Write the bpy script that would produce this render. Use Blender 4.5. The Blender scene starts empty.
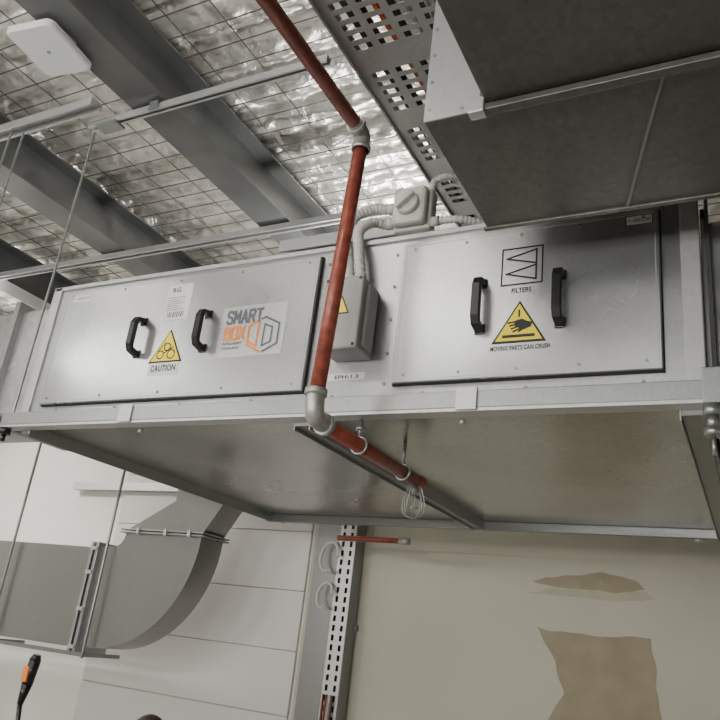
import bpy, bmesh, math, random
from mathutils import Vector, Matrix, noise
random.seed(4)
C=bpy.context.collection
# ------------------------------------------------------------------ materials
def newmat(name):
    m=bpy.data.materials.new(name);m.use_nodes=True
    nt=m.node_tree;b=nt.nodes['Principled BSDF'];return m,nt,b
def plain(name,col,rough=.5,metal=0.,bump=0.,bscale=40.,var=0.,emit=None):
    m,nt,b=newmat(name)
    b.inputs['Base Color'].default_value=(*col,1);b.inputs['Roughness'].default_value=rough;b.inputs['Metallic'].default_value=metal
    if emit:
        b.inputs['Emission Color'].default_value=(*emit[:3],1);b.inputs['Emission Strength'].default_value=emit[3]
    if var or bump:
        tc=nt.nodes.new('ShaderNodeTexCoord');n=nt.nodes.new('ShaderNodeTexNoise');n.inputs['Scale'].default_value=bscale;n.inputs['Detail'].default_value=5
        nt.links.new(tc.outputs['Object'],n.inputs['Vector'])
    if var:
        r=nt.nodes.new('ShaderNodeValToRGB');r.color_ramp.elements[0].position=.3;r.color_ramp.elements[1].position=.7
        r.color_ramp.elements[0].color=(*[c*(1-var) for c in col],1);r.color_ramp.elements[1].color=(*[min(1,c*(1+var)) for c in col],1)
        nt.links.new(n.outputs['Fac'],r.inputs['Fac']);nt.links.new(r.outputs['Color'],b.inputs['Base Color'])
    if bump:
        bp=nt.nodes.new('ShaderNodeBump');bp.inputs['Strength'].default_value=bump;bp.inputs['Distance'].default_value=.01
        nt.links.new(n.outputs['Fac'],bp.inputs['Height']);nt.links.new(bp.outputs['Normal'],b.inputs['Normal'])
    return m
def galv(name,col,rough=.4,metal=.75,spangle=60.,var=.08,cloud=1.6,wave=.0):
    m,nt,b=newmat(name);N=nt.nodes.new;L=nt.links.new
    tc=N('ShaderNodeTexCoord')
    v=N('ShaderNodeTexVoronoi');v.inputs['Scale'].default_value=spangle;L(tc.outputs['Object'],v.inputs['Vector'])
    n=N('ShaderNodeTexNoise');n.inputs['Scale'].default_value=cloud;n.inputs['Detail'].default_value=6;L(tc.outputs['Object'],n.inputs['Vector'])
    bw=N('ShaderNodeRGBToBW');L(v.outputs['Color'],bw.inputs[0])
    mx=N('ShaderNodeMath');mx.operation='MULTIPLY_ADD';mx.inputs[1].default_value=.45;L(bw.outputs[0],mx.inputs[0]);L(n.outputs['Fac'],mx.inputs[2])
    r=N('ShaderNodeMapRange');r.inputs['From Min'].default_value=.35;r.inputs['From Max'].default_value=1.0
    r.inputs['To Min'].default_value=1-var;r.inputs['To Max'].default_value=1+var;L(mx.outputs[0],r.inputs['Value'])
    s=N('ShaderNodeVectorMath');s.operation='SCALE';s.inputs[0].default_value=col;L(r.outputs[0],s.inputs['Scale']);L(s.outputs[0],b.inputs['Base Color'])
    r2=N('ShaderNodeMapRange');r2.inputs['To Min'].default_value=rough-.08;r2.inputs['To Max'].default_value=rough+.1;L(n.outputs['Fac'],r2.inputs['Value']);L(r2.outputs[0],b.inputs['Roughness'])
    b.inputs['Metallic'].default_value=metal
    if wave:
        n2=N('ShaderNodeTexNoise');n2.inputs['Scale'].default_value=1.4;n2.inputs['Detail'].default_value=1;L(tc.outputs['Object'],n2.inputs['Vector'])
        bp=N('ShaderNodeBump');bp.inputs['Strength'].default_value=wave;bp.inputs['Distance'].default_value=.05;L(n2.outputs['Fac'],bp.inputs['Height']);L(bp.outputs['Normal'],b.inputs['Normal'])
    return m
GAL=galv('galvanised_steel',(.50,.51,.52),.30,.9,70,.08,1.6,.3)
DOOR=galv('galvanised_door',(.57,.58,.59),.28,.9,90,.06,1.2,.4)
FILM=galv('sticker_film',(.60,.61,.62),.34,.7,90,.04,1.2)
DARKG=galv('galvanised_dark_shaded',(.14,.14,.125),.42,.65,50,.18,1.2)  # dark tone carries the overhead duct's shade; dark mesh wires share it
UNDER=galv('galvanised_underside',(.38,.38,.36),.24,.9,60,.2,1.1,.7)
BRIGHT=galv('galvanised_bright',(.54,.54,.54),.40,.65,70,.06)
RAIL=galv('zinc_rail',(.36,.37,.37),.36,.8,90,.08)
FRAME=galv('zinc_frame',(.25,.25,.245),.38,.75,90,.08)
TRAYM=galv('pregalvanised_tray',(.42,.42,.415),.36,.8,90,.1)
BEAM=plain('beam_steel',(.145,.15,.148),.42,.45,var=.2,bscale=3)
RED=plain('red_oxide_pipe',(.27,.062,.040),.38,.1,bump=.15,bscale=25,var=.4)
FIT=plain('malleable_fitting',(.42,.41,.39),.45,.6,var=.15,bscale=30)
BLACK=plain('black_plastic',(.010,.010,.011),.33)
GASKET=plain('rubber_gasket',(.02,.02,.02),.8)
YEL=plain('warning_yellow',(.90,.72,.01),.4)
WHITE=plain('label_white',(.72,.72,.71),.5)
INK=plain('label_ink',(.012,.012,.012),.5)
GREYINK=plain('logo_grey',(.10,.11,.13),.5)
ORANGE=plain('logo_orange',(.78,.24,.04),.5)
PLAST=plain('isolator_plastic',(.58,.57,.53),.45)
PLASTD=plain('junction_box_grey',(.31,.31,.305),.5)
CONDUIT=plain('conduit_pvc',(.58,.57,.54),.5)
WPLAST=plain('access_point_white',(.68,.68,.68),.4)
CREAM=plain('cream_painted_board',(.565,.55,.45),.6,var=.05,bscale=1.2)
WHITEW=plain('white_painted_wall',(.84,.835,.78),.75,var=.03,bscale=1.2)
PANEL=plain('insulated_panel_skin',(.72,.69,.665),.45,var=.03,bscale=1.5)
JOINT=plain('panel_joint',(.42,.38,.34),.7)
PATCH=plain('plaster_patch_brown',(.375,.33,.235),.85,var=.10,bscale=5,bump=.1)
PATCHL=plain('plaster_patch_thin',(.50,.47,.37),.85,var=.06,bscale=8)
CONC=plain('concrete_floor',(.32,.315,.305),.6,var=.15,bscale=2,bump=.1)
PFILM=plain('plastic_film_wrap',(.42,.43,.44),.2,.4,bump=.9,bscale=7,var=.2)
LAMP=plain('fill_light_diffuser',(1,1,1),.5,emit=(1,.98,.95,6.))  # glowing cover of the added fill lights
def foilmat():
    m,nt,b=newmat('foil_insulation');N=nt.nodes.new;L=nt.links.new
    tc=N('ShaderNodeTexCoord')
    n=N('ShaderNodeTexNoise');n.inputs['Scale'].default_value=7;n.inputs['Detail'].default_value=4;n.inputs['Distortion'].default_value=1.;L(tc.outputs['Object'],n.inputs['Vector'])
    v=N('ShaderNodeTexVoronoi');v.inputs['Scale'].default_value=13;L(tc.outputs['Object'],v.inputs['Vector'])
    ad=N('ShaderNodeMath');ad.operation='MULTIPLY_ADD';ad.inputs[1].default_value=.4;L(v.outputs['Distance'],ad.inputs[0]);L(n.outputs['Fac'],ad.inputs[2])
    bp=N('ShaderNodeBump');bp.inputs['Strength'].default_value=.6;bp.inputs['Distance'].default_value=.03
    L(ad.outputs[0],bp.inputs['Height']);L(bp.outputs['Normal'],b.inputs['Normal'])
    r=N('ShaderNodeValToRGB');r.color_ramp.elements[0].position=.35;r.color_ramp.elements[1].position=.6
    r.color_ramp.elements[0].color=(.74,.71,.65,1);r.color_ramp.elements[1].color=(.92,.90,.85,1)
    L(n.outputs['Fac'],r.inputs['Fac']);L(r.outputs['Color'],b.inputs['Base Color'])
    b.inputs['Metallic'].default_value=.72;b.inputs['Roughness'].default_value=.32
    return m
FOIL=foilmat()
# ------------------------------------------------------------------ helpers
def root(name):
    e=bpy.data.objects.new(name,None);e.empty_display_size=.1;C.objects.link(e);return e
def link(name,me,mat,parent=None,smooth=False):
    o=bpy.data.objects.new(name,me);C.objects.link(o)
    if mat: me.materials.append(mat)
    if smooth:
        for p in me.polygons:p.use_smooth=True
    if parent:o.parent=parent
    return o
def addbox(bm,x0,x1,y0,y1,z0,z1):
    v=[bm.verts.new(p) for p in [(x0,y0,z0),(x1,y0,z0),(x1,y1,z0),(x0,y1,z0),(x0,y0,z1),(x1,y0,z1),(x1,y1,z1),(x0,y1,z1)]]
    for f in [(3,2,1,0),(4,5,6,7),(0,1,5,4),(1,2,6,5),(2,3,7,6),(3,0,4,7)]: bm.faces.new([v[i] for i in f])
def boxes(name,lst,mat,parent=None,bevel=0.):
    bm=bmesh.new()
    for b in lst: addbox(bm,*b)
    me=bpy.data.meshes.new(name);bm.to_mesh(me);bm.free()
    o=link(name,me,mat,parent)
    if bevel:
        md=o.modifiers.new('bevel','BEVEL');md.width=bevel;md.segments=2;md.limit_method='ANGLE'
    return o
def box(name,x0,x1,y0,y1,z0,z1,mat,parent=None,bevel=0.): return boxes(name,[(x0,x1,y0,y1,z0,z1)],mat,parent,bevel)
def addcyl(bm,p0,p1,r,seg=16,r2=None):
    p0=Vector(p0);p1=Vector(p1);d=p1-p0
    q=d.to_track_quat('Z','Y').to_matrix().to_4x4()
    bmesh.ops.create_cone(bm,cap_ends=True,segments=seg,radius1=r,radius2=r if r2 is None else r2,depth=d.length,matrix=Matrix.Translation((p0+p1)/2)@q)
def cyls(name,lst,mat,parent=None,seg=16):
    bm=bmesh.new()
    for c in lst: addcyl(bm,c[0],c[1],c[2],seg,c[3] if len(c)>3 else None)
    me=bpy.data.meshes.new(name);bm.to_mesh(me);bm.free()
    o=link(name,me,mat,parent)
    for p in me.polygons:p.use_smooth=len(p.vertices)==4
    return o
def tube(name,pts,r,mat,parent=None,cyclic=False,poly=False,radii=None):
    cu=bpy.data.curves.new(name,'CURVE');cu.dimensions='3D';cu.bevel_depth=r;cu.bevel_resolution=4;cu.use_fill_caps=True
    s=cu.splines.new('POLY' if poly else 'NURBS');s.points.add(len(pts)-1)
    for i,p in enumerate(pts):
        s.points[i].co=(*p,1)
        if radii: s.points[i].radius=radii[i]
    if not poly: s.order_u=3;s.use_endpoint_u=not cyclic
    s.use_cyclic_u=cyclic;cu.resolution_u=8
    cu.materials.append(mat);o=bpy.data.objects.new(name,cu);C.objects.link(o)
    if parent:o.parent=parent
    return o
def corrugated(name,pts,r,parent):
    P=[Vector(p) for p in pts];P=[P[0]*2-P[1]]+P+[P[-1]*2-P[-2]];out=[]
    for i in range(1,len(P)-2):
        a,b,c,d=P[i-1:i+3];n=max(4,int((c-b).length/.005))
        for k in range(n):
            t=k/n;out.append(.5*((2*b)+(c-a)*t+(2*a-5*b+4*c-d)*t*t+(3*b-a-3*c+d)*t**3))
    out.append(P[-2])
    tube(name,out,r,CONDUIT,parent,False,True,[1 if (i//2)%2 else .86 for i in range(len(out))])
def prism(name,pts,y0,y1,mat,parent=None,bevel=0.):
    bm=bmesh.new();a=[bm.verts.new((x,y0,z)) for x,z in pts];b=[bm.verts.new((x,y1,z)) for x,z in pts];n=len(pts)
    bm.faces.new(a);bm.faces.new(b[::-1])
    for i in range(n): bm.faces.new([a[i],b[i],b[(i+1)%n],a[(i+1)%n]])
    bmesh.ops.recalc_face_normals(bm,faces=bm.faces)
    me=bpy.data.meshes.new(name);bm.to_mesh(me);bm.free();o=link(name,me,mat,parent)
    if bevel:
        md=o.modifiers.new('bevel','BEVEL');md.width=bevel;md.segments=3;md.limit_method='ANGLE'
    return o
def strokes(name,lines,w,y,mat,parent):
    bm=bmesh.new();c=0
    for pts,closed in lines:
        n=len(pts)
        for i in range(n if closed else n-1):
            a=Vector(pts[i]);b=Vector(pts[(i+1)%n]);d=(b-a).normalized();pn=Vector((-d.y,d.x))*w/2;e=d*w/2
            q=[a-e+pn,b+e+pn,b+e-pn,a-e-pn];c+=1
            bm.faces.new([bm.verts.new((p.x,y-.00002*c,p.y)) for p in q])
    me=bpy.data.meshes.new(name);bm.to_mesh(me);bm.free();return link(name,me,mat,parent)
def stroke(name,pts,w,y,mat,parent,closed=False): return strokes(name,[(pts,closed)],w,y,mat,parent)
GL={'S':[([(1,.85),(.8,1),(.2,1),(0,.82),(.1,.6),(.9,.42),(1,.2),(.8,0),(.2,0),(0,.15)],0)],
'M':[([(0,0),(0,1),(.5,.35),(1,1),(1,0)],0)],'A':[([(0,0),(.5,1),(1,0)],0),([(.2,.33),(.8,.33)],0)],
'R':[([(0,0),(0,1),(.8,1),(1,.8),(.85,.52),(0,.5)],0),([(.5,.5),(1,0)],0)],'T':[([(0,1),(1,1)],0),([(.5,1),(.5,0)],0)],
'B':[([(0,0),(0,1),(.8,1),(.95,.78),(.8,.53),(0,.53)],0),([(.8,.53),(1,.3),(.85,0),(0,0)],0)],
'O':[([(.2,0),(0,.2),(0,.8),(.2,1),(.8,1),(1,.8),(1,.2),(.8,0)],1)],'X':[([(0,0),(1,1)],0),([(0,1),(1,0)],0)]}
def bigtext(name,s,x0,x1,z0,h,w,y,mat,parent,gap=.3):
    cw=(x1-x0)/(len(s)+gap*(len(s)-1));L=[]
    for i,ch in enumerate(s):
        bx=x0+i*cw*(1+gap)
        for pts,c in GL[ch]: L.append(([(bx+u*(cw),z0+v*h) for u,v in pts],c))
    strokes(name,L,w,y,mat,parent)
def text(name,s,x0,x1,z0,h,y,mat,parent,bold=0.):
    cu=bpy.data.curves.new(name,'FONT');cu.body=s;cu.size=1;cu.offset=bold
    cu.space_character=1+bold*2.5
    o=bpy.data.objects.new(name,cu);C.objects.link(o)
    bpy.context.view_layer.update();dx=o.dimensions.x;dy=o.dimensions.y
    o.rotation_euler=(math.pi/2,0,0);o.scale=((x1-x0)/dx,h/dy,1);o.location=(x0,y,z0)
    cu.materials.append(mat);o.parent=parent;return o
def perforated(name,us,vs,holes,fn,mat,parent,thick):
    bm=bmesh.new();V={}
    def g(i,j):
        if (i,j) not in V: V[i,j]=bm.verts.new(fn(us[i],vs[j]))
        return V[i,j]
    for i in range(len(us)-1):
        for j in range(len(vs)-1):
            if not holes(i,j): bm.faces.new([g(i,j),g(i+1,j),g(i+1,j+1),g(i,j+1)])
    me=bpy.data.meshes.new(name);bm.to_mesh(me);bm.free();o=link(name,me,mat,parent)
    md=o.modifiers.new('solid','SOLIDIFY');md.thickness=thick;return o
def rod(name,x,y,z0,z1,parent=None,r=.006):
    bm=bmesh.new();addcyl(bm,(x,y,z0),(x,y,z1),r,8)
    me=bpy.data.meshes.new(name);bm.to_mesh(me);bm.free();return link(name,me,RAIL,parent)
# ------------------------------------------------------------------ room
ZC=5.42
box('floor',-8.6,3.1,-5.1,3.6,-.12,0,CONC)
box('ceiling',-8.6,3.1,-5.1,3.6,ZC+.08,ZC+.2,BRIGHT)
box('wall_back',-3.52,3.1,3.4,3.55,0,ZC+.08,CREAM)
box('wall_back_left',-8.6,-3.52,3.4,3.55,0,ZC+.08,WHITEW)
box('wall_left',-8.6,-8.45,-5.1,3.4,0,ZC+.08,WHITEW)
box('wall_right',3.0,3.1,-5.1,3.4,0,ZC+.08,CREAM)
box('wall_front',-8.45,3.0,-5.1,-5.0,0,ZC+.08,WHITEW)
cl=root('wall_cladding_panels')
zs=[.03,.55,1.05,1.575,2.08,2.575,3.09,3.6,4.1,4.6,5.1]
boxes('panel_boards',[(-5.9,-3.54,3.37,3.398,a+.004,b-.004) for a,b in zip(zs[:-1],zs[1:])],PANEL,cl,.004)
boxes('panel_backing',[(-5.89,-3.55,3.38,3.398,.03,5.1)],JOINT,cl)
boxes('trim_1',[(-3.0,2.99,3.392,3.4,2.985,3.0)],CREAM)
def patch(name,pts,mat,y,j0=.018):
    out=[];n=len(pts)
    for i in range(n):
        a=Vector(pts[i]);b=Vector(pts[(i+1)%n])
        for k in range(8):
            p=a.lerp(b,k/8);j=noise.noise(Vector((p.x*9,p.y*9,3)))*j0;q=noise.noise(Vector((p.x*9,p.y*9,9)))*j0
            out.append((p.x+j,p.y+q))
    return prism(name,out,y,3.3995,mat)
patch('plaster_patch',[(-1.55,2.80),(-1.42,2.845),(-1.25,2.865),(-1.15,2.88),(-1.02,2.90),(-.90,2.88),(-.78,2.85),(-.72,2.80),(-.9,2.765),(-1.3,2.765)],PATCH,3.397)
patch('plaster_patch',[(-1.58,2.72),(-1.42,2.76),(-.72,2.785),(-.66,2.73),(-1.0,2.70)],PATCHL,3.398,.012)
patch('plaster_patch',[(-1.50,2.47),(-1.1,2.45),(-.70,2.47),(-.67,2.25),(-.64,1.9),(-.64,1.6),(-1.45,1.6),(-1.40,1.86),(-1.29,2.03),(-1.36,2.25)],PATCH,3.397)
def build_foil():
    nx,ny=400,340;x0,x1,y0,y1=-8.45,3.0,-5.0,3.4;verts=[];faces=[]
    for j in range(ny+1):
        y=y0+(y1-y0)*j/ny
        for i in range(nx+1):
            x=x0+(x1-x0)*i/nx
            s=abs(math.sin(math.pi*y/.30))**.5;t=abs(math.sin(math.pi*x/.9))**.3
            z=ZC-.075*s*(.7+.3*t)-.035*abs(noise.noise(Vector((x*4,y*6,0))))-.025*abs(noise.noise(Vector((x*9+y*3,y*10,4))))-.012*abs(noise.noise(Vector((x*17,y*19-x*5,7))))
            verts.append((x,y,z))
    for j in range(ny):
        for i in range(nx):
            a=j*(nx+1)+i;faces.append((a,a+nx+1,a+nx+2,a+1))
    me=bpy.data.meshes.new('foil');me.from_pydata(verts,[],faces);link('ceiling_foil_insulation',me,FOIL,None,True)
build_foil()
w=[];y=-4.8
while y<3.4: w.append((-8.4,2.95,y-.0028,y+.0028,ZC-.125,ZC-.12));y+=.15
x=-8.4
while x<2.9: w.append((x-.0024,x+.0024,-4.95,3.38,ZC-.13,ZC-.125));x+=.3
boxes('roof_safety_mesh',w,DARKG)
def ibeam(xc,wd=.26,z0=4.94,z1=5.28):
    boxes('steel_roof_beam',[(xc-wd/2,xc+wd/2,-4.99,3.39,z0,z0+.014),(xc-wd/2,xc+wd/2,-4.99,3.39,z1-.014,z1),(xc-.006,xc+.006,-4.99,3.39,z0+.014,z1-.014)],BEAM)
for xc in (-7.7,-6.1,-4.5,-2.93,-1.2,.4,2.0): ibeam(xc)
def strut(name,x0,x1,y,z,mat=RAIL,h=.042,wd=.042):
    r=root(name)
    boxes('channel',[(x0,x1,y-wd/2,y-wd/2+.004,z,z+h),(x0,x1,y+wd/2-.004,y+wd/2,z,z+h),(x0,x1,y-wd/2+.004,y+wd/2-.004,z+h-.004,z+h)],mat,r)
    boxes('lips',[(x0,x1,y-wd/2+.004,y-wd/2+.012,z,z+.003),(x0,x1,y+wd/2-.012,y+wd/2-.004,z,z+.003)],mat,r)
    return r
s=strut('strut_channel',-3.4,-1.75,-.05,4.885,BRIGHT)
boxes('bracket',[(-3.32,-3.16,-.085,-.0,4.87,4.885),(-2.9,-2.84,-.09,-.075,4.87,4.93)],RAIL,s)
strut('strut_channel',-4.35,-3.2,-.2,4.88,BRIGHT,.05,.08)
strut('strut_channel',-6.4,-1.2,1.29,4.885,BRIGHT,.045,.06)
strut('strut_channel',-6.8,-1.9,2.2,4.885,RAIL)
strut('strut_channel',-2.25,-1.35,.5,4.17,BRIGHT,.07,.06)
# ------------------------------------------------------------------ air handling unit
A=root('air_handling_unit')
XL,XR,YB=-3.34,-.12,2.375
box('casing',XL,XR,0,YB,3.075,3.825,GAL,A,.004)
box('corner_post_left',XL-.012,XL+.05,-.012,.05,3.10,3.835,BRIGHT,A,.003)
box('corner_post_right',XR-.05,XR+.012,-.012,.05,3.10,3.835,BRIGHT,A,.003)
box('top_edge_trim',XL,XR,-.012,0,3.815,3.835,BRIGHT,A)
def door(nm,x0,x1,z0,z1):
    box(nm+'_gasket',x0-.004,x1+.004,-.012,0,z0-.005,z1+.004,GASKET,A)
    box(nm,x0,x1,-.032,-.012,z0,z1,DOOR,A,.004)
    boxes(nm+'_edge_return',[(x0+.012,x1-.012,-.0335,-.032,z0+.012,z0+.015),(x0+.012,x1-.012,-.0335,-.032,z1-.015,z1-.012),(x0+.012,x0+.015,-.0335,-.032,z0+.012,z1-.012),(x1-.015,x1-.012,-.0335,-.032,z0+.012,z1-.012)],BRIGHT,A)
    pts=[]
    for i in range(5):
        t=x0+.05+(x1-x0-.1)*i/4
        pts+= [((t,-.037,z0+.03),(t,-.032,z0+.03),.006),((t,-.037,z1-.03),(t,-.032,z1-.03),.006)]
    cyls(nm+'_fasteners',pts,RAIL,A,10)
door('access_door_left',-3.205,-1.635,3.15,3.785)
door('access_door_right',-1.225,-.235,3.16,3.775)
cyls('panel_screws',[((x,-.006,z),(x,0,z),.007) for x in (-1.60,-1.27) for z in (3.17,3.3,3.45,3.6,3.75)]+[((x,-.006,3.125),(x,0,3.125),.007) for x in (-3.1,-2.7,-2.3,-1.9,-1.5,-1.1,-.7,-.3)],FRAME,A,10)
def handle(nm,x,z0,z1):
    pts=[(x,-.03,z0),(x,-.085,z0+.012),(x,-.095,z0+.035),(x,-.095,z1-.035),(x,-.085,z1-.012),(x,-.03,z1)]
    bm=bmesh.new()
    prof=[(-.017,-.013),(.017,-.013),(.017,.013),(-.017,.013)]
    rings=[]
    for i,p in enumerate(pts):
        a=Vector(pts[max(0,i-1)]);b=Vector(pts[min(len(pts)-1,i+1)]);d=(b-a).normalized();n=Vector((0,-d.z,d.y))
        rings.append([bm.verts.new(Vector(p)+Vector((u,0,0))+n*v) for u,v in prof])
    for r0,r1 in zip(rings[:-1],rings[1:]):
        for k in range(4): bm.faces.new([r0[k],r0[(k+1)%4],r1[(k+1)%4],r1[k]])
    bm.faces.new(rings[0]);bm.faces.new(rings[-1][::-1])
    addbox(bm,x-.020,x+.020,-.040,-.032,z0-.016,z0+.025);addbox(bm,x-.020,x+.020,-.040,-.032,z1-.025,z1+.016)
    bmesh.ops.recalc_face_normals(bm,faces=bm.faces)
    me=bpy.data.meshes.new(nm);bm.to_mesh(me);bm.free();o=link(nm,me,BLACK,A)
    md=o.modifiers.new('b','BEVEL');md.width=.005;md.segments=3
handle('handle_1',-2.60,3.375,3.555);handle('handle_2',-2.20,3.375,3.555)
handle('handle_3',-.875,3.35,3.55);handle('handle_4',-.575,3.35,3.55)
yd=-.0335
def warn(nm,xc,z0,w,h,kind):
    prism(nm+'_border',[(xc-w/2,z0),(xc+w/2,z0),(xc,z0+h)],yd-.001,-.032,INK,A,.003)
    k=.86;prism(nm+'_face',[(xc-w/2*k,z0+h*.05),(xc+w/2*k,z0+h*.05),(xc,z0+h*.92)],yd-.002,yd-.001,YEL,A)
    y=yd-.0025
    if kind=='crush':
        # hand pressed on a surface, arrow above
        prism(nm+'_palm',[(xc-.012,z0+.062),(xc+.020,z0+.050),(xc+.046,z0+.060),(xc+.050,z0+.078),(xc+.030,z0+.084),(xc+.012,z0+.094),(xc-.010,z0+.090),(xc-.018,z0+.076)],y,yd-.002,INK,A)
        for i in range(4): stroke(nm+'_finger_%d'%i,[(xc-.008+.006*i,z0+.084-.009*i),(xc-.040+.007*i,z0+.080-.012*i)],.0075,y,INK,A)
        stroke(nm+'_thumb',[(xc+.018,z0+.056),(xc+.002,z0+.044)],.008,y,INK,A)
        stroke(nm+'_bar',[(xc-.055,z0+.026),(xc+.055,z0+.026)],.012,y,INK,A)
        stroke(nm+'_arrow',[(xc,z0+.128),(xc,z0+.105)],.007,y,INK,A)
    else:
        def ring(cx,cz,r,n): stroke(nm+n,[(cx+r*math.cos(a*math.pi/6),cz+r*math.sin(a*math.pi/6)) for a in range(12)],.006,y,INK,A,True)
        ring(xc-.035,z0+.04,.02,'_fan_a');ring(xc+.03,z0+.04,.022,'_fan_b');ring(xc,z0+.078,.018,'_fan_c')
        stroke(nm+'_belt',[(xc-.05,z0+.06),(xc-.015,z0+.10)],.006,y,INK,A);stroke(nm+'_belt2',[(xc-.01,z0+.05),(xc+.035,z0+.075)],.007,y,INK,A)
box('caution_backing',-2.505,-2.325,yd,-.032,3.262,3.325,WHITE,A)
box('data_label',-2.49,-2.335,yd,-.032,3.545,3.735,WHITE,A)
warn('warning_triangle_left',-2.413,3.325,.205,.17,'fan')
text('caution_text','CAUTION',-2.49,-2.34,3.282,.032,yd-.0015,INK,A,.02)
for i in range(7): stroke('label_line_%d'%i,[(-2.475,3.60+i*.011),(-2.37-.02*(i%3),3.60+i*.011)],.003,yd-.001,GREYINK,A)
for i in range(9): stroke('barcode_%d'%i,[(-2.46+i*.012,3.562),(-2.46+i*.012,3.585)],.004+.002*(i%2),yd-.001,INK,A)
text('label_logo','RG',-2.46,-2.41,3.695,.025,yd-.001,INK,A,.02)
box('small_label_left',-3.15,-3.02,yd,-.032,3.715,3.755,WHITE,A);text('small_label_text_l','<- AIRFLOW',-3.14,-3.03,3.728,.014,yd-.001,INK,A)
box('small_label_right',-.345,-.255,yd,-.032,3.716,3.755,WHITE,A);text('small_label_text_r','<- AIRFLOW',-.338,-.262,3.728,.014,yd-.001,INK,A)
stroke('small_label_frame',[(-.345,3.716),(-.255,3.716),(-.255,3.755),(-.345,3.755)],.003,yd-.001,INK,A,True)
box('logo_film',-2.12,-1.765,-.0328,-.032,3.325,3.575,FILM,A)
bigtext('logo_text_top','SMART',-2.085,-1.895,3.492,.058,.012,yd-.001,GREYINK,A,.42)
bigtext('logo_text_bottom','BOX',-2.085,-1.980,3.412,.058,.012,yd-.001,ORANGE,A,.42)
text('logo_subtext_1','INTELLIGENT',-2.09,-1.985,3.385,.013,yd-.001,INK,A,.01)
text('logo_subtext_2','COOLING',-2.09,-1.995,3.363,.013,yd-.001,INK,A,.01)
stroke('logo_leaf_orange',[(-1.955,3.395),(-1.955,3.470),(-1.905,3.494),(-1.905,3.372)],.011,yd-.001,ORANGE,A,True)
stroke('logo_edge_orange',[(-1.955,3.380),(-1.880,3.340)],.010,yd-.001,ORANGE,A)
stroke('logo_cube_grey',[(-1.89,3.50),(-1.872,3.507),(-1.795,3.470),(-1.795,3.375),(-1.862,3.342)],.010,yd-.001,GREYINK,A)
stroke('logo_cube_inner',[(-1.872,3.472),(-1.830,3.455),(-1.830,3.385),(-1.872,3.368)],.008,yd-.001,GREYINK,A,True)
stroke('filter_symbol_frame',[(-.80,3.53),(-.645,3.53),(-.645,3.685),(-.80,3.685)],.006,yd,INK,A,True)
stroke('filter_symbol_a',[(-.782,3.643),(-.668,3.672),(-.668,3.613)],.007,yd,INK,A,True)
stroke('filter_symbol_b',[(-.782,3.577),(-.668,3.606),(-.668,3.546)],.007,yd,INK,A,True)
text('filter_text','FILTERS',-.760,-.685,3.495,.020,yd,INK,A,.02)
warn('warning_triangle_right',-.725,3.29,.205,.17,'crush')
text('crush_text','MOVING PARTS CAN CRUSH',-.83,-.61,3.262,.019,yd-.0005,INK,A,.02)
box('unit_tag',-1.53,-1.36,-.002,0,3.195,3.225,WHITE,A);text('unit_tag_text','EPH-1.3',-1.50,-1.39,3.202,.016,-.003,INK,A,.02)
# underside and base frame
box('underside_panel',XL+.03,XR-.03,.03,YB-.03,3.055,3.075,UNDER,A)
box('front_rail',-3.42,-.07,-.055,-.0,3.04,3.105,RAIL,A,.003)
box('front_rail_lip',-3.42,-.07,-.052,.02,3.028,3.04,BRIGHT,A)
boxes('frame_bars',[(XL,XL+.06,.02,YB,3.01,3.055),(XR-.07,XR-.0,.02,YB,3.01,3.055),(XL,XR,YB-.05,YB,3.0,3.055),(-1.67,-1.60,.02,YB-.05,3.01,3.055)],FRAME,A,.003)
boxes('frame_bar_flanges',[(XL+.06,XL+.064,.02,YB-.05,2.995,3.055),(XR-.075,XR-.07,.02,YB-.05,2.995,3.055),(-1.675,-1.67,.02,YB-.05,2.995,3.055),(-1.60,-1.596,.02,YB-.05,2.995,3.055)],RAIL,A)
boxes('rail_brackets',[(-2.60,-2.52,-.064,-.055,3.03,3.115),(-.94,-.86,-.064,-.055,3.03,3.115)],BRIGHT,A,.002)
cyls('frame_bolts',[((-3.2,2.35,3.0),(-3.2,2.35,2.99),.02),((-.3,2.35,3.0),(-.3,2.35,2.985),.025),((-.95,.05,3.028),(-.95,.05,3.01),.012),((-2.55,.05,3.028),(-2.55,.05,3.01),.012)],BRIGHT,A)
box('rail_lug_right',-.12,-.06,-.075,.02,3.02,3.14,RAIL,A,.004)
cyls('seismic_spring_right',[((-.095,-.045,3.02),(-.095,-.045,2.985),.028),((-.095,-.045,2.985),(-.095,-.045,2.945),.018),((-.095,-.045,2.945),(-.095,-.045,2.92),.028),((-.095,-.045,2.92),(-.095,-.045,2.86),.007)],RAIL,A)
boxes('rubber_pad_right',[(-.09,-.03,.025,.10,3.02,3.14),(-.075,-.035,-.01,.08,2.80,3.02)],BLACK,A,.01)
cyls('rubber_mount_left',[((-3.40,-.03,3.028),(-3.40,-.03,2.995),.03),((-3.40,-.03,2.995),(-3.40,-.03,2.96),.012)],BLACK,A)
D=root('plastic_wrapped_duct')
box('duct_body',-.10,2.95,.12,2.2,3.16,3.79,PFILM,D,.03)
boxes('end_flange',[(-.107,-.085,.09,2.25,3.15,3.17),(-.107,-.085,.09,2.25,3.78,3.82),(-.107,-.085,.09,.12,3.15,3.82)],BRIGHT,D)
D=root('supply_air_duct')
box('duct_body',-8.4,-3.40,.10,.62,3.14,3.79,galv('duct_soft',(.55,.55,.55),.30,.8,30,.2,1.6,1.),D,.02)
boxes('end_flange',[(-3.42,-3.355,.06,.66,3.11,3.14),(-3.42,-3.355,.06,.66,3.78,3.83),(-3.42,-3.385,.06,.10,3.11,3.83),(-3.75,-3.71,.06,.66,3.10,3.83)],RAIL,D)
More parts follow.
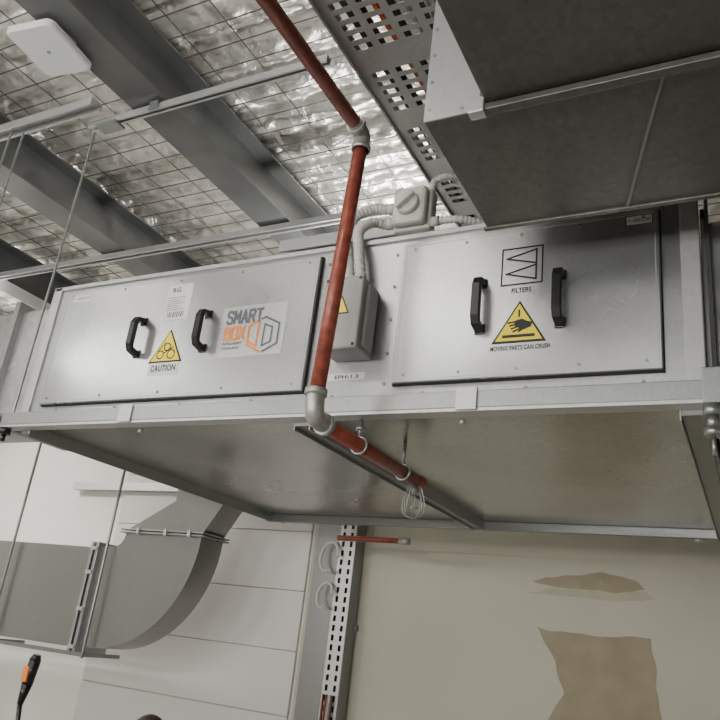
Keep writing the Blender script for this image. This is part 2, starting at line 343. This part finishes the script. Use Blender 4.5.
for (x,y,z0,z1) in [(-3.375,-.03,3.105,4.87),(-3.83,-.175,3.83,4.875),(-3.87,-.225,3.83,4.875),(-.085,.06,3.15,4.93)]: rod('threaded_hanger_rod',x,y,z0,z1,None,.007)
# ------------------------------------------------------------------ junction box on the unit
J=root('electrical_junction_box')
jx=-.022
box('body',-1.485+jx,-1.315+jx,-.13,0,3.275,3.585,PLASTD,J,.008)
box('lid',-1.49+jx,-1.31+jx,-.155,-.13,3.27,3.59,PLASTD,J,.01)
cyls('lid_screws',[((x+jx,-.157,z),(x+jx,-.155,z),.007) for x in (-1.475,-1.325) for z in (3.285,3.575)],BLACK,J)
prism('hazard_border',[(-1.46,3.42),(-1.38,3.42),(-1.42,3.50)],-.157,-.155,INK,J);prism('hazard_face',[(-1.452,3.425),(-1.388,3.425),(-1.42,3.490)],-.158,-.157,YEL,J)
boxes('side_gland_plate',[(-1.315+jx,-1.30+jx,-.11,-.03,3.295,3.565)],PLASTD,J,.004)
cyls('cable_glands',[((-1.455,-.06,3.585),(-1.455,-.06,3.62),.022),((-1.395,-.06,3.585),(-1.395,-.06,3.61),.02)],CONDUIT,J)
I=root('isolator_switch')
box('base',-1.335,-1.16,.05,.12,3.90,4.10,PLAST,I,.012)
box('cover',-1.325,-1.17,.0,.05,3.91,4.09,PLAST,I,.015)
cyls('dial',[((-1.247,0,4.0),(-1.247,-.025,4.0),.055,.05)],PLAST,I,24)
o=box('dial_grip',-.011,.011,-.015,.015,-.05,.05,PLAST,I,.006);o.location=(-1.247,-.037,4.0);o.rotation_euler=(0,math.radians(50),0)
cyls('cover_screws',[((x,-.003,z),(x,0,z),.008) for x in (-1.31,-1.185) for z in (3.925,4.075)],CONDUIT,I)
boxes('mount_strut',[(-1.36,-1.10,.12,.16,3.835,3.90),(-1.30,-1.24,.12,.16,3.90,4.05)],BRIGHT,I)
cyls('glands',[((-1.335,.06,4.03),(-1.37,.06,4.03),.026),((-1.335,.06,3.95),(-1.37,.06,3.95),.026),((-1.16,.06,3.93),(-1.12,.06,3.93),.022)],CONDUIT,I)
F=root('flexible_conduit')
corrugated('run_a',[(-1.37,.06,4.03),(-1.44,.04,4.03),(-1.50,-.01,3.97),(-1.515,-.05,3.86),(-1.48,-.07,3.75),(-1.455,-.06,3.62)],.026,F)
corrugated('run_b',[(-1.37,.06,3.95),(-1.42,.01,3.94),(-1.45,-.04,3.87),(-1.42,-.07,3.75),(-1.395,-.06,3.61)],.024,F)
corrugated('run_c',[(-1.12,.06,3.93),(-1.02,.08,3.93),(-.92,.2,3.95),(-.9,.5,4.1),(-.95,.7,4.22)],.018,F)
corrugated('run_d',[(-1.18,.08,4.10),(-1.17,.09,4.16),(-1.1,.12,4.19),(-1.0,.3,4.22)],.016,F)
# ------------------------------------------------------------------ sprinkler pipe
P=root('sprinkler_pipe')
pt,pb,py=-1.312,-1.360,-.346;r0=.0285;zu=4.125
def px(z): return pb+(pt-pb)*(z-2.93)/(zu-2.93)
cyls('drop_pipe',[((px(2.97),py,2.97),(px(zu-.04),py,zu-.04),r0)],RED,P,24)
cyls('upper_branch',[((pt,-4.95,zu),(pt,py-.04,zu),r0)],RED,P,24)
cyls('lower_branch',[((pb,py+.04,2.925),(pb,.62,2.925),r0)],RED,P,24)
tube('elbow_top',[(pt,py-.08,zu),(pt,py-.03,zu),(pt,py,zu-.012),(pt,py,zu-.04),(pt,py,zu-.08)],.034,FIT,P)
cyls('elbow_top_collars',[((pt,py-.07,zu),(pt,py-.05,zu),.039),((pt,py,zu-.08),(pt,py,zu-.06),.039)],FIT,P,20)
tube('elbow_bottom',[(pb,py,3.03),(pb,py,2.98),(pb,py+.01,2.935),(pb,py+.05,2.925),(pb,py+.10,2.925)],.035,FIT,P)
cyls('elbow_bottom_collars',[((pb,py,3.005),(pb,py,3.03),.041),((pb,py+.075,2.925),(pb,py+.10,2.925),.041)],FIT,P,20)
cyls('end_cap',[((pb,.62,2.925),(pb,.66,2.925),.033)],RED,P,20)
cyls('pipe_clamp_rods',[((pb,.02,2.96),(pb,.02,3.028),.008),((pb,.45,2.96),(pb,.45,3.055),.008),((pb,.02,2.985),(pb,.02,3.0),.02)],RAIL,P)
for i,yy in enumerate((.02,.45)):
    tube('pipe_clamp_%d'%i,[(pb+.034*math.cos(a*math.pi/8),yy,2.925+.034*math.sin(a*math.pi/8)) for a in range(16)],.005,RAIL,P,True,True)
cyls('sprinkler_head',[((pb,.60,2.90),(pb,.60,2.86),.014),((pb,.60,2.80),(pb,.60,2.797),.02)],RAIL,P)
for k in range(4):
    a=k*math.pi/4+.3;rr=.05
    tube('guard_wire_%d'%k,[(pb+rr*.5*math.cos(a),.60+rr*.5*math.sin(a),2.90),(pb+rr*math.cos(a),.60+rr*math.sin(a),2.84),(pb+rr*math.cos(a),.60+rr*math.sin(a),2.77),(pb,.60,2.745),(pb-rr*math.cos(a),.60-rr*math.sin(a),2.77),(pb-rr*math.cos(a),.60-rr*math.sin(a),2.84),(pb-rr*.5*math.cos(a),.60-rr*.5*math.sin(a),2.90)],.0022,RAIL,P)
P2=root('wall_pipe')
cyls('run',[((-2.78,2.5,2.925),(-2.26,2.5,2.925),.020)],RED,P2,20);cyls('cap',[((-2.28,2.5,2.925),(-2.20,2.5,2.925),.026)],FIT,P2,20)
cyls('hanger',[((-2.5,2.5,2.947),(-2.5,2.5,4.9),.006)],RAIL,P2,8)
# ------------------------------------------------------------------ overhead rectangular duct
O=root('overhead_duct')
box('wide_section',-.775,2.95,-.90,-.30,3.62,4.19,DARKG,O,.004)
box('wide_section_face',-.775,-.57,-.905,-.90,3.62,4.19,BRIGHT,O)  # brighter plate over the front face, its light put into the colour
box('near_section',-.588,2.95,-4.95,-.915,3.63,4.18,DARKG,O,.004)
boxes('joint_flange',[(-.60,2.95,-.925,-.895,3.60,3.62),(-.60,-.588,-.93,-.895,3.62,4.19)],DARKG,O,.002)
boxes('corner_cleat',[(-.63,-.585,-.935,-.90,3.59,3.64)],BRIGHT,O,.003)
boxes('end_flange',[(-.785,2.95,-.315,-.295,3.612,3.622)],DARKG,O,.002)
bm=bmesh.new();addcyl(bm,(-.13,-.89,3.618),(-.30,-.32,3.618),.006,8);me=bpy.data.meshes.new('b');bm.to_mesh(me);bm.free();link('stiffening_bead',me,FRAME,O)
cyls('rivets',[((-.76,-.907,3.66+i*.1),(-.76,-.905,3.66+i*.1),.006) for i in range(5)]+[((-.66,-.907,3.64),(-.66,-.905,3.64),.006)],RAIL,O)
# ------------------------------------------------------------------ cable tray above
T=root('cable_tray')
us=[-1.24,-1.215]
for k in range(5):
    b=-1.215+k*.10;us+=[b+.012,b+.082]
us+=[-.715,-.69];us=sorted(set(round(u,4) for u in us))
vs=[-3.0];hole=[];v=-3.0;k=0
while v<3.2:
    if k%6==5: v+=.10;vs.append(v);hole.append(False)
    else:
        v+=.024;vs.append(v);hole.append(False);v+=.026;vs.append(v);hole.append(True)
    k+=1
perforated('tray_bottom',us,vs,lambda i,j:hole[j] and (i%2==0) and 0<i<len(us)-2,lambda a,b:(a,b,4.25),TRAYM,T,.002)
boxes('side_rails',[(-1.25,-1.24,-3.0,3.2,4.235,4.32),(-.69,-.685,-3.0,3.2,4.245,4.32),(-1.24,-1.225,-3.0,3.2,4.316,4.32)],TRAYM,T)
cols=[((.4,.4,.38),'grey'),((.06,.06,.06),'dark'),((.75,.73,.66),'white'),((.04,.04,.04),'mid'),((.50,.12,.03),'orange'),((.03,.03,.03),'black'),((.05,.05,.045),'sheath')]
for i in range(14):
    c,nm=cols[i%7];m=bpy.data.materials.get('cable_'+nm) or plain('cable_'+nm,c,.5)
    x=-1.20+i*.036;tube('cable_%d'%i,[(x+.02*math.sin(j*1.3+i*2),-3+j*.6,4.268+.004*(i%2)) for j in range(11)],.013,m,T)
# ------------------------------------------------------------------ wireless access point on beam
W=root('wireless_access_point')
pts=[]
for cx_,cy_,a0 in ((.11,.13,0),(-.11,.13,90),(-.11,-.13,180),(.11,-.13,270)):
    for k in range(7):
        a=math.radians(a0+k*15);pts.append((cx_+.04*math.cos(a),cy_+.04*math.sin(a)))
bm=bmesh.new();lo=[bm.verts.new((x*.94,y*.94,-.018)) for x,y in pts];md_=[bm.verts.new((x,y,-.008)) for x,y in pts];hi=[bm.verts.new((x,y,.016)) for x,y in pts];n=len(pts)
bm.faces.new(lo[::-1]);bm.faces.new(hi)
for a,b in ((lo,md_),(md_,hi)):
    for i in range(n): bm.faces.new([a[i],a[(i+1)%n],b[(i+1)%n],b[i]])
me=bpy.data.meshes.new('ap');bm.to_mesh(me);bm.free();o=link('housing',me,WPLAST,W)
o.location=(-3.11,-.62,4.90);o.rotation_euler=(0,0,math.radians(8))
box('mount',-3.05,-2.97,-.70,-.58,4.916,4.938,PLASTD,W)
cyls('status_led',[((-3.11,-.62,4.882),(-3.11,-.62,4.8805),.012)],plain('led_ring',(.2,.3,.5),.4),W)
# ------------------------------------------------------------------ exhaust duct with elbow (lower left)
E=root('rectangular_elbow_duct')
DM=galv('duct_grey',(.27,.27,.26),.32,.85,70,.06,1.0,.5)
y0,y1=2.40,2.70
box('horizontal_run',-8.4,-5.10,y0,y1,1.91,2.73,DM,E,.004)
cx,cz,ri,ro=-4.92,2.86,.12,.935
pts=[(-5.08,cz-ro),(cx,cz-ro)]+[(cx+ro*math.cos(a),cz+ro*math.sin(a)) for a in [math.radians(-90+i*5) for i in range(1,19)]]
pts+=[(cx+ro,cz+.02),(cx+ri,cz+.02)]+[(cx+ri*math.cos(a),cz+ri*math.sin(a)) for a in [math.radians(-i*15) for i in range(0,7)]]+[(-5.08,cz-ri)]
prism('elbow',pts,y0+.005,y1-.005,DM,E)
prism('riser',[(cx+ri,2.89),(cx+ro,2.89),(-3.82,3.15),(-3.82,4.9),(-4.33,4.9),(-4.33,3.15)],y0+.01,y1-.01,DM,E)
boxes('elbow_flanges',[(-5.14,-5.11,y0-.03,y1+.03,1.87,2.77),(-5.08,-5.05,y0-.03,y1+.03,1.87,2.77),(cx+ri-.04,cx+ro+.04,y0-.03,y1+.03,2.862,2.875),(cx+ri-.04,cx+ro+.04,y0-.03,y1+.03,2.885,2.897),(-6.9,-6.87,y0-.03,y1+.03,1.87,2.77)],RAIL,E,.002)
boxes('flange_clamps',[(-5.125,-5.055,y0-.045,y0-.03,z,z+.03) for z in (1.9,2.2,2.5,2.7)]+[(x,x+.03,y0-.045,y0-.03,2.855,2.905) for x in (-4.65,-4.35,-4.1)],BRIGHT,E)
boxes('support_channel',[(-6.3,-4.95,y0-.07,y0-.03,1.85,1.88),(-4.95,-4.91,y0-.07,y1+.06,1.85,1.88),(-6.14,-6.1,y0-.07,y1+.06,1.85,1.88)],FRAME,E)
for i,x in enumerate((-4.93,-6.10)): rod('support_rod_%d'%i,x,y0-.05,1.84,4.885,E,.013).data.materials[0]=FRAME
boxes('trim_2',[(-6.6,-4.5,3.30,3.365,3.42,3.50)],BRIGHT)
# ------------------------------------------------------------------ vertical slotted cable riser
R=root('vertical_cable_ladder')
zt=4.8
box('solid_channel',-3.40,-3.17,3.24,3.33,0,zt,FRAME,R,.003)
us=[-3.15,-3.125,-3.10,-3.075,-3.05,-3.025,-3.0];vs=[0];hole=[];v=0
while v<zt:
    v+=.03;vs.append(v);hole.append(0);v+=.045;vs.append(v);hole.append(1)
perforated('slotted_face',us,vs,lambda i,j:hole[j] and i in (1,4),lambda a,b:(a,3.20,b),BRIGHT,R,.003)
box('slot_shade_backing',-3.148,-3.002,3.27,3.274,0,zt,GASKET,R)  # added black sheet, stands in for the shade inside the slots
boxes('returns',[(-3.155,-3.15,3.20,3.36,0,zt),(-3.0,-2.995,3.20,3.36,0,zt),(-3.17,-3.15,3.24,3.33,0,zt)],FRAME,R)
boxes('wall_brackets',[(-3.42,-2.98,3.33,3.395,z,z+.04) for z in (.5,1.4,2.3,3.2,4.1)],FRAME,R)
for k,(zc,rr) in enumerate(((2.86,.11),(2.55,.09))):
    tube('cable_loop_%d'%k,[(-3.20+rr*math.cos(a)*.75,3.14+.03*math.sin(a*1.0),zc+rr*1.15*math.sin(a)) for a in [i*math.pi/6 for i in range(11)]],.012,PLAST,R)
for k in range(4):
    c=plain('riser_cable_%d'%k,[(.16,.035,.025),(.22,.07,.04),(.5,.48,.42),(.10,.03,.025)][k],.5)
    tube('riser_cable_run_%d'%k,[(-3.11+.022*k+.010*math.sin(j*1.7+k),3.172,.02+j*.255) for j in range(8)],.009,c,R)
# ------------------------------------------------------------------ person below the unit
SK=plain('skin',(.55,.33,.24),.5);HAIR=plain('dark_brown_hair',(.035,.02,.014),.6,bump=.6,bscale=60);SHIRT=plain('navy_workshirt',(.03,.05,.11),.8);TROU=plain('grey_trousers',(.06,.06,.065),.8);BOOT=plain('boots',(.05,.035,.02),.7)
H=root('technician')
hx,hy=-2.42,.36
def skin(nm,verts,edges,radii,mat,sub=2,rootv=0):
    me=bpy.data.meshes.new(nm);me.from_pydata(verts,edges,[]);o=link(nm,me,mat,H)
    md=o.modifiers.new('skin','SKIN');md.use_smooth_shade=True
    for i,r in enumerate(radii):
        me.skin_vertices[0].data[i].radius=(r,r) if not isinstance(r,tuple) else r
        me.skin_vertices[0].data[i].use_root=(i==rootv)
    s=o.modifiers.new('sub','SUBSURF');s.levels=sub;s.render_levels=sub;return o
def P3(dx,dy,z): return (hx+dx,hy+dy,z)
skin('torso_and_arms',[P3(0,0,.98),P3(0,0,1.15),P3(0,0,1.33),P3(0,0,1.46),P3(-.17,0,1.45),(-2.86,.35,1.40),(-3.06,.33,1.52),P3(.17,0,1.44),P3(.24,.02,1.18),P3(.24,-.05,.95)],
     [(0,1),(1,2),(2,3),(3,4),(4,5),(5,6),(3,7),(7,8),(8,9)],[(.15,.11),(.14,.10),(.16,.11),(.09,.08),.062,.048,.04,.062,.05,.04],SHIRT)
skin('legs',[P3(0,0,.96),P3(-.10,0,.88),P3(-.11,-.02,.50),P3(-.12,.01,.10),P3(.10,0,.88),P3(.11,-.02,.50),P3(.12,.01,.10)],[(0,1),(1,2),(2,3),(0,4),(4,5),(5,6)],[(.14,.11),.09,.065,.05,.09,.065,.05],TROU)
for s in(-1,1): skin('boot_%d'%(s+1),[P3(.115*s,.03,.055),P3(.12*s,-.08,.05),P3(.13*s,-.18,.04)],[(0,1),(1,2)],[.05,.048,.034],BOOT)
skin('neck',[P3(0,0,1.46),P3(0,-.005,1.60)],[(0,1)],[.058,.055],SK)
skin('hanging_hand',[P3(.24,-.05,.95),P3(.245,-.06,.88),P3(.24,-.065,.84)],[(0,1),(1,2)],[.028,(.022,.036),(.016,.034)],SK)
for k in range(4):
    yy=-.095+.02*k;L_=(.065,.078,.075,.058)[k]
    skin('hanging_finger_%d'%k,[P3(.24,yy,.845),P3(.237,yy,.845-L_*.5),P3(.222,yy,.845-L_)],[(0,1),(1,2)],[.0095,.009,.0075],SK,1)
skin('hanging_thumb',[P3(.24,-.085,.90),P3(.232,-.115,.87),P3(.225,-.12,.84)],[(0,1),(1,2)],[.013,.011,.009],SK,1)
bm=bmesh.new();bmesh.ops.create_uvsphere(bm,u_segments=32,v_segments=24,radius=1)
for v in bm.verts:
    c=v.co;z=c.z;w=1-.28*max(0,-z)**1.3
    y=c.y*.098*w;x=c.x*.076*w
    if c.y<0: y*=.93
    if abs(c.x)<.18 and c.y<-.6 and -.35<z<.0: y-=.022*(1-abs(c.x)/.18)*(1-abs(z+.22)/.22 if abs(z+.22)<.22 else 0)
    v.co=(x,y,z*.118)
me=bpy.data.meshes.new('head');bm.to_mesh(me);bm.free();o=link('head',me,SK,H,True);o.location=(hx,hy,1.682)
bm=bmesh.new();bmesh.ops.create_uvsphere(bm,u_segments=32,v_segments=20,radius=1)
bmesh.ops.delete(bm,geom=[v for v in bm.verts if v.co.z<.25 and v.co.y<.1 or v.co.z<-.45],context='VERTS')
for v in bm.verts: v.co=(v.co.x*.084,v.co.y*.106+.004,v.co.z*.126)
me=bpy.data.meshes.new('hair');bm.to_mesh(me);bm.free();o=link('hair',me,HAIR,H,True);o.location=(hx,hy,1.684);o.modifiers.new('s','SOLIDIFY').thickness=.006
for s in(-1,1):
    bm=bmesh.new();bmesh.ops.create_uvsphere(bm,u_segments=12,v_segments=8,radius=.011,matrix=Matrix.Translation((hx+s*.03,hy-.085,1.685)));me=bpy.data.meshes.new('eye');bm.to_mesh(me);bm.free();link('eye_%d'%(s+1),me,WHITE,H,True)
    skin('ear_%d'%(s+1),[(hx+s*.076,hy+.01,1.70),(hx+s*.082,hy+.015,1.68),(hx+s*.074,hy+.008,1.655)],[(0,1),(1,2)],[.010,.012,.008],SK,1)
stroke('mouth',[(hx-.022,1.625),(hx,1.622),(hx+.022,1.625)],.006,hy-.088,plain('lips',(.4,.16,.13),.5),H)
skin('hand_palm',[(-3.06,.33,1.52),(-3.10,.33,1.575),(-3.115,.335,1.625)],[(0,1),(1,2)],[.03,(.038,.022),(.036,.018)],SK)
gx,gy=-3.155,.31
for k in range(4):
    z=1.585+.02*k
    skin('finger_%d'%k,[(-3.11,.345,z),(-3.15,.35,z+.002),(-3.185,.325,z+.003),(-3.18,.29,z+.002),(-3.15,.280,z)],[(0,1),(1,2),(2,3),(3,4)],[.0095,.0095,.009,.0085,.0075],SK,1)
skin('thumb',[(-3.09,.32,1.585),(-3.11,.29,1.615),(-3.135,.275,1.645),(-3.15,.275,1.67)],[(0,1),(1,2),(2,3)],[.014,.012,.0105,.009],SK,1)
V=root('voltage_tester')
cyls('shaft',[((gx,gy,1.60),(gx-.03,gy,1.75),.010,.012)],BLACK,V)
cyls('body',[((gx-.03,gy,1.75),(gx-.015,gy,1.84),.014,.026),((gx-.015,gy,1.84),(gx,gy,1.95),.026,.028),((gx,gy,1.95),(gx+.005,gy,1.975),.028,.018)],BLACK,V,20)
box('orange_insert',gx-.032,gx+.004,gy-.033,gy-.02,1.85,1.92,plain('tool_orange',(.8,.22,.03),.4),V,.004)
# ------------------------------------------------------------------ added fill lights, out of view
def area(loc,rot,sx,sy,pw,parent,col=(1,.975,.935)):
    l=bpy.data.lights.new('lamp','AREA');l.shape='RECTANGLE';l.size=sx;l.size_y=sy;l.energy=pw;l.color=col
    o=bpy.data.objects.new('lamp',l);C.objects.link(o);o.location=loc;o.rotation_euler=rot;o.parent=parent
for (x,y,z,up,dn) in [(-5.3,-2.4,4.45,135,24),(-2.1,-2.4,4.62,80,12),(-7.2,1.6,4.45,75,75),(-2.3,1.9,4.05,50,0)]:
    Lr=root('overhead_fill_light')  # added overhead light, mostly upward to brighten the foil
    box('diffuser',x-.6,x+.6,y-.07,y+.07,z,z+.05,LAMP,Lr,.01);box('tray',x-.6,x+.6,y-.04,y+.04,z+.05,z+.07,WPLAST,Lr)
    rod('rod',x-.45,y,z+.07,4.90,Lr);rod('rod',x+.45,y,z+.07,4.90,Lr)
    if dn: area((x,y,z-.01),(0,0,0),1.2,.15,dn,Lr)
    area((x,y,z+.08),(math.pi,0,0),1.2,.25,up,Lr)
for x,zc,pw in ((-5.6,3.2,74),(-3.2,3.2,64),(-.8,2.65,72)):
    Lr=root('front_fill_light')  # added fill behind the camera for the doors and back wall
    box('housing',x-.8,x+.8,-4.995,-4.95,zc-.25,zc+.25,WPLAST,Lr,.01);box('diffuser',x-.77,x+.77,-4.95,-4.93,zc-.22,zc+.22,LAMP,Lr,.005)
    area((x,-4.92,zc),(math.pi/2,0,0),1.5,.42,pw,Lr)
w=bpy.data.worlds.new('world');bpy.context.scene.world=w;w.use_nodes=True;w.node_tree.nodes['Background'].inputs[0].default_value=(.8,.85,.9,1);w.node_tree.nodes['Background'].inputs[1].default_value=.3
# ------------------------------------------------------------------ camera
cam=bpy.data.objects.new('camera',bpy.data.cameras.new('camera'));C.objects.link(cam)
R3=Matrix(((.88833,.44483,.11399),(.06394,-.36564,.92856),(.45472,-.81758,-.35325))).transposed()
cam.matrix_world=Matrix.Translation((0,-2.5,2.2))@R3.to_4x4()
cam.data.lens=36*748.19/720;cam.data.sensor_width=36;cam.data.clip_start=.02
bpy.context.scene.camera=cam
